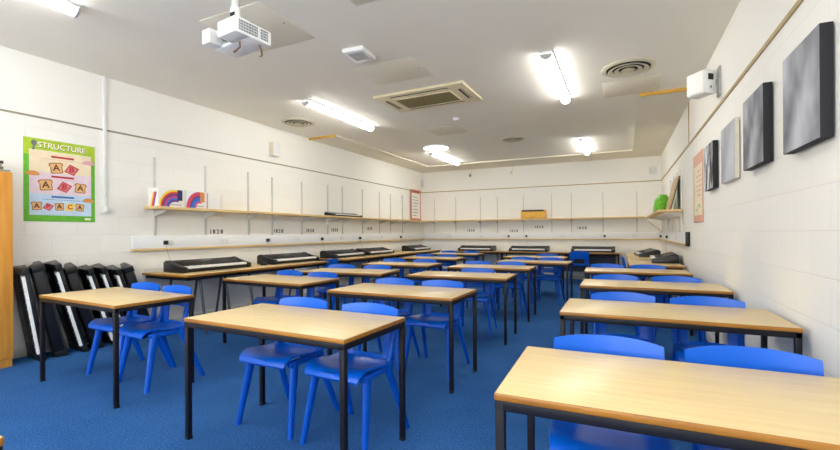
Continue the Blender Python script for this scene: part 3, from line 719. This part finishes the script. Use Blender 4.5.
# ------------------------------------------------------------------ wall devices
t = thing('box_speaker', 'white box speaker turned into the room high on the picture wall', 'speaker', (XR, 5.0, 2.70), 0)
MB().box(-.02, 0, -.06, .06, -.14, .14, .003).build('wall_plate', M['cap'], t)
T = Matrix(((-.6, .8, 0, -.155), (.8, .6, 0, -.11), (0, 0, 1, 0), (0, 0, 0, 1)))       # local x along the front, local y from front to back
MB().box(0, .205, .012, .15, -.115, .115, .012, 2, T).build('cabinet', M['white'], t)
MB().box(.008, .197, 0, .012, -.105, .105, .004, 2, T).build('front_grille', M['paper'], t)
MB().box(-.004, .0, .055, .115, .015, .075, .001, 1, T).build('socket_recess', M['blackkeys'], t)
MB().box(-.004, .0, .075, .095, -.065, -.045, .001, 1, T).build('port', M['greyink'], t)
MB().box(-.06, -.018, -.012, .03, -.03, .03, .003).build('bracket', M['cap'], t)
t = thing('alarm_sensor', 'flat white alarm box high on the keyboard-bench wall', 'sensor', (XL, 5.55, 2.71), 0)
MB().box(0, .10, -.085, .085, -.12, .12, .008).build('housing', M['white'], t)
MB().box(.0, .10, -.086, -.084, -.11, .11, .001).build('side_slot', M['vent'], t)
t = thing('motion_sensor', 'small white motion sensor in the far corner above the red-edged poster', 'sensor', (XL+.02, YB-.12, 2.73), R(40))
MB().box(0, .06, -.045, .045, -.10, .10, .012).build('housing', M['white'], t); MB().box(.06, .066, -.03, .03, -.05, .05, .004).build('lens', M['cap'], t)
t = thing('alarm_sensor', 'round white sounder on the back wall near the picture wall', 'sensor', (.70, YB, 2.73), 0)
MB().box(-.09, .09, -.012, 0, -.10, .10, .004).build('backplate', M['white'], t)
MB().lathe([(0, 0), (.075, 0), (.075, .03), (.05, .05), (0, .05)], (0, 0, 0), 28).build('dome', M['white'], t).matrix_local = Matrix.Translation((0, -.012, 0)) @ Matrix.Rotation(R(90), 4, 'X')
for x, z, l in ((-3.95, 2.90, 'small brown cable clip high on the back wall, the darker one'), (-2.75, 2.90, 'small pale cable clip high on the middle of the back wall')):
    t = thing('cable_clip', l, 'clip', (x, YB, z), 0)
    MB().box(-.04, .0, -.03, 0, -.04, .04, .004).build('block', M['book2'] if x < -3 else M['cream'], t)
    MB().tube([(.03, -.008, -.06), (.03, -.008, .17)], .008).build('lead', M['cream'], t)
t = thing('conduit', 'white vertical conduit and switch beside the green-bordered poster', 'conduit', (XL, 2.885, 1.49), 0)
MB().box(0, .022, -.018, .018, .07, H-1.49, .004).build('pipe', M['white'], t)
MB().box(0, .040, -.047, .047, 0, .075, .005).build('switch_box', M['white'], t)
MB().box(.040, .046, -.018, .018, .022, .052, .002).build('switch', M['paper'], t)

# ------------------------------------------------------------------ cupboard and books at the left
t = thing('wooden_cupboard', 'tall orange oak cupboard at the left edge, stack of books on top', 'cupboard', (-5.33, 1.53, 0), 0)
MB().box(-.16, .14, -.40, .40, 0, .08, .002).build('plinth', M['oak'], t)
MB().box(-.162, .142, -.404, .404, .08, 1.83, .003).build('carcass', M['oak'], t)
for s in (-1, 1):
    d = MB().box(.142, .160, s*.003, s*.402, .085, 1.825, .003).build('door', M['oak'], t)
    MB().tube([(.160, s*.05, .92), (.185, s*.05, .93), (.185, s*.05, 1.03), (.160, s*.05, 1.04)], .006).build('handle', M['greysteel'], d)
zz = 1.831
for dx, dy, w, l, h, k, lab_ in ((0, .03, .22, .31, .018, 'book3', 'flat grey folder, lowest of the stack on the orange cupboard'), (-.01, .0, .20, .28, .030, 'book2', 'olive book above the grey folder on the orange cupboard'), (.005, -.01, .21, .27, .024, 'book3', 'greenish book in the middle of the cupboard-top stack'), (0, .005, .20, .27, .026, 'book1', 'dark brown book on top of the cupboard-top stack')):
    b_ = thing('book', lab_, 'book', (-5.31+dx, 1.745+dy, zz), R(180+random.uniform(-4, 4)), 'books on the cupboard')
    MB().box(-w/2, w/2, -l/2, l/2, 0, .003, .001).box(-w/2, w/2, -l/2, l/2, h-.003, h, .001).box(-w/2, -w/2+.003, -l/2, l/2, .003, h-.003).build('cover', M[k], b_)
    MB().box(-w/2+.003, w/2-.004, -l/2+.004, l/2-.004, .003, h-.003).build('page_block', M['pcream'], b_)
    zz += h+.0005

# ------------------------------------------------------------------ ceiling fittings
def tube_light(label, x, y0, y1, used=[]):
    if not used:
        t = thing('ceiling_light', label, 'light', (x, y0, H), 0, 'fluorescent batten lights'); L = 1.72
        sec = [(.058*math.cos(a)*1.0, -.020-.056*math.sin(a)) for a in [math.pi*k/12 for k in range(13)]]
        MB().box(-.062, .062, 0, L, -.022, 0, .002).build('spine', M['white'], t)
        MB().prism(sec, 'Y', .02, L-.02).build('diffuser', M['light'], t)
        sc = [(p[0]*1.06, -.006+(p[1])*1.06) for p in sec]
        for a, b in ((0, .02), (L-.02, L)): MB().prism(sc, 'Y', a, b, .002).build('end_cap', M['cap'], t)
        used.append(t)
    else:
        t = copy_tree(used[0]); used.append(t); t['label'] = label
    t.location = (x, y0, H)
tube_light('batten light over the gap between keyboard benches and desks, nearest the camera', -4.02, .19, 1.88)
tube_light('batten light beside the round vent near the keyboard-bench wall', -3.95, 4.60, 6.28)
tube_light('batten light beyond the glowing disc, far end of the keyboard-bench side', -3.93, 8.85, 10.65)
tube_light('batten light between the air conditioner and picture wall', -.69, 4.48, 6.20)
tube_light('batten light at the far end on the picture-wall side', -.71, 8.85, 10.65)
tube_light('batten light just out of sight above the picture-wall desks', -.73, .1, 1.9)
tube_light('unseen fill light added behind the camera on the picture-wall side, batten-shaped', -.73, -2.6, -.8)  # added out of view as fill, to even out the room's brightness
tube_light('unseen fill light added behind the camera on the keyboard-bench side, batten-shaped', -4.02, -2.6, -.8)  # second added fill light, also unseen, for the keyboard-bench side

t = thing('ceiling_disc_light', 'round glowing white disc light on the ceiling by the far batten light', 'light', (-3.62, 8.42, H), 0)
MB().lathe([(0, 0), (.29, 0), (.29, -.025), (.275, -.03), (0, -.03)], (0, 0, 0), 48).build('housing', M['white'], t)
MB().lathe([(0, -.031), (.27, -.031), (.25, -.045), (.15, -.055), (0, -.058)], (0, 0, 0), 48).build('diffuser', M['disc'], t)

def round_vent(label, x, y, r, used=[]):
    t = thing('ceiling_vent', label, 'vent', (x, y, H), 0, 'round ceiling vents')
    MB().lathe([(r*.80, 0), (r, 0), (r, -.006), (r*.93, -.016), (r*.82, -.018)], (0, 0, 0), 48).build('rim', M['vent'], t)
    MB().lathe([(0, -.0005), (r*.82, -.0005), (r*.82, -.003), (0, -.003)], (0, 0, 0), 40).build('backing', M['dark'], t)
    for a, b in ((.58, .72), (.36, .50), (.0, .26)):
        MB().lathe([(r*a, -.008), (r*a, -.022), (r*b, -.034), (r*(b+.02), -.030), (r*(a+.02), -.008)] if a else [(0, -.003), (0, -.034), (r*b, -.030), (r*b*.6, -.006)], (0, 0, 0), 40).build('louvre_ring', M['vent'], t)
round_vent('round louvred ceiling vent by the keyboard-bench wall', -4.87, 5.50, .27)
round_vent('large round louvred ceiling vent near the picture wall', .08, 5.36, .285)
round_vent('smaller round louvred ceiling vent toward the middle of the far end', -1.95, 8.42, .24)

t = thing('air_conditioner', 'rectangular cream ceiling cassette air conditioner with an olive grille', 'air conditioner', (-2.385, 5.28, H), R(-1.5))
MB().box(-.65, .65, -.385, .385, -.035, 0, .008).build('panel', M['cream'], t)
MB().box(-.42, .42, -.21, .21, -.045, -.035, .004).build('grille_frame', M['cream'], t)
g = MB().box(-.40, .40, -.19, .19, -.047, -.044)
for i in range(24): g.box(-.40, .40, -.188+i*.016, -.182+i*.016, -.050, -.046)
g.build('intake_grille', M['grille'], t)
for a in ((-.42, .42, -.315, -.275), (-.42, .42, .275, .315), (-.57, -.515, -.20, .20), (.515, .57, -.20, .20)):
    s = MB().box(a[0], a[1], a[2], a[3], -.0362, -.034).build('outlet_slot', M['dark'], t)
    w = (a[1]-a[0]) > .2
    (MB().box(a[0]+.01, a[1]-.01, a[3]-.014, a[3]-.006, -.042, -.035) if w else MB().box(a[1]-.020, a[1]-.010, a[2]+.01, a[3]-.01, -.042, -.035)).build('flap', M['cream'], s)

def hatch(label, x0, x1, y0, y1, rz=0):
    t = thing('access_panel', label, 'panel', ((x0+x1)/2, (y0+y1)/2, H), R(rz), 'cream ceiling access panels')
    w, d = (x1-x0)/2, (y1-y0)/2
    MB().box(-w, w, -d, d, -.003, 0, .0005).build('board', M['panel'], t)
    MB().lathe([(0, -.003), (.010, -.003), (.010, -.006), (0, -.006)], (w-.06, 0, 0), 14).build('lock', M['cap'], t)
hatch('square cream access panel in the ceiling around the projector pole', -3.32, -2.62, 2.50, 3.20)
hatch('cream access panel in the ceiling beside the white ceiling sensor', -2.74, -1.99, 4.0, 4.58)
hatch('cream access panel at the top edge of the photo', -1.95, -1.35, 2.3, 2.90)
hatch('cream access panel next to the large round vent', -.21, .45, 5.77, 6.41)
hatch('faint cream access panel between disc light and air conditioner', -3.15, -2.55, 6.85, 7.45)

t = thing('ceiling_sensor', 'square white ventilation sensor on the ceiling near the projector', 'sensor', (-2.43, 3.66, H), R(4))
MB().box(-.12, .12, -.14, .14, -.045, 0, .008).build('housing', M['white'], t)
g = MB()
for i in range(7): g.box(-.085, .085, -.09+i*.027, -.078+i*.027, -.048, -.044)
g.build('grille', M['cap'], t)
t = thing('smoke_detector', 'small round smoke detector beyond the air conditioner', 'detector', (-2.42, 6.46, H), 0)
MB().lathe([(0, 0), (.05, 0), (.05, -.02), (.035, -.04), (0, -.042)], (0, 0, 0), 24).build('housing', M['white'], t)
MB().lathe([(0, -.0415), (.014, -.0415), (.012, -.046), (0, -.046)], (0, 0, 0), 16).build('led_lens', M['greyink'], t)

# projector on a ceiling pole
t = thing('ceiling_projector', 'white projector hanging from the ceiling on a short pole', 'projector', (-2.37, 2.06, 2.578), R(-6))
top = H-2.578
MB().tube([(0, 0, .19), (0, 0, top)], .026, 16).build('pole', M['zinc'], t)
MB().lathe([(0, top-.015), (.07, top-.015), (.07, top), (0, top)], (0, 0, 0), 24).build('ceiling_flange', M['white'], t)
m = MB().tube([(0, 0, .075), (0, 0, .20)], .032, 16); m.box(-.045, .045, -.035, .035, .05, .075, .004).box(-.08, .08, -.012, .012, .046, .056, .002).build('mount_collar', M['white'], t)
MB().box(-.012, .034, -.034, -.030, .11, .155).build('mount_slot', M['dark'], t)
MB().prism([(-.19, -.055), (.185, -.055), (.19, -.045), (.19, .035), (.18, .047), (-.18, .047), (-.19, .035)], 'Y', -.03, .14, .006).box(.0, .19, -.135, -.028, -.055, .047, .006).box(-.19, -.105, -.125, -.028, -.052, .044, .006).build('casing', M['white'], t)
MB().box(-.105, .0, -.032, -.029, -.035, .035).build('lens_recess', M['cap'], t)
o = MB().lathe([(0, 0), (.030, 0), (.030, .03), (.022, .035), (0, .03)], (0, 0, 0), 24).build('lens', M['blackplastic'], t); o.matrix_local = Matrix.Translation((-.045, -.032, -.004)) @ Matrix.Rotation(R(90), 4, 'X')
for y0, y1 in ((-.11, .035), (.055, .125)):
    g = MB()
    n = int((y1-y0)/.012)
    for i in range(n):
        for z in (-.03, -.012, .006, .024): g.box(.189, .1915, y0+i*.012, y0+i*.012+.008, z-.007, z+.006)
    g.build('side_grille', M['greyink'], t)
MB().tube([(.14, .08, -.055), (.15, .09, -.09), (.13, .11, -.115), (.10, .12, -.11)], .006, 8).build('cable', M['cable'], t)
MB().tube([(.07, -.02, -.055), (.075, -.02, -.09), (.05, -.03, -.11), (.03, -.035, -.12)], [.006, .006, .006, .009], 8).build('cable', M['cable'], t)

# ------------------------------------------------------------------ camera, world, colour
cam = bpy.data.cameras.new('camera'); co = bpy.data.objects.new('camera', cam); C.objects.link(co)
yaw, roll, pit = R(25.527), R(-.348), R(.041)
co.matrix_world = Matrix.Translation((0, 0, 1.234)) @ Matrix.Rotation(yaw, 4, 'Z') @ Matrix.Rotation(math.pi/2+pit, 4, 'X') @ Matrix.Rotation(roll, 4, 'Z')
cam.sensor_width = 36; cam.lens = 421.7/840*36; cam.shift_y = 7.6/840; cam.clip_start = .02
sc = bpy.context.scene; sc.camera = co
w = bpy.data.worlds.new('world'); sc.world = w; w.use_nodes = True
w.node_tree.nodes['Background'].inputs[0].default_value = (.94, .97, 1.0, 1); w.node_tree.nodes['Background'].inputs[1].default_value = 4.4
vs = sc.view_settings; vs.view_transform = 'Standard'; vs.look = 'None'; vs.gamma = 1; vs.exposure = 1.26
sc.cycles.max_bounces = 12; sc.cycles.diffuse_bounces = 8
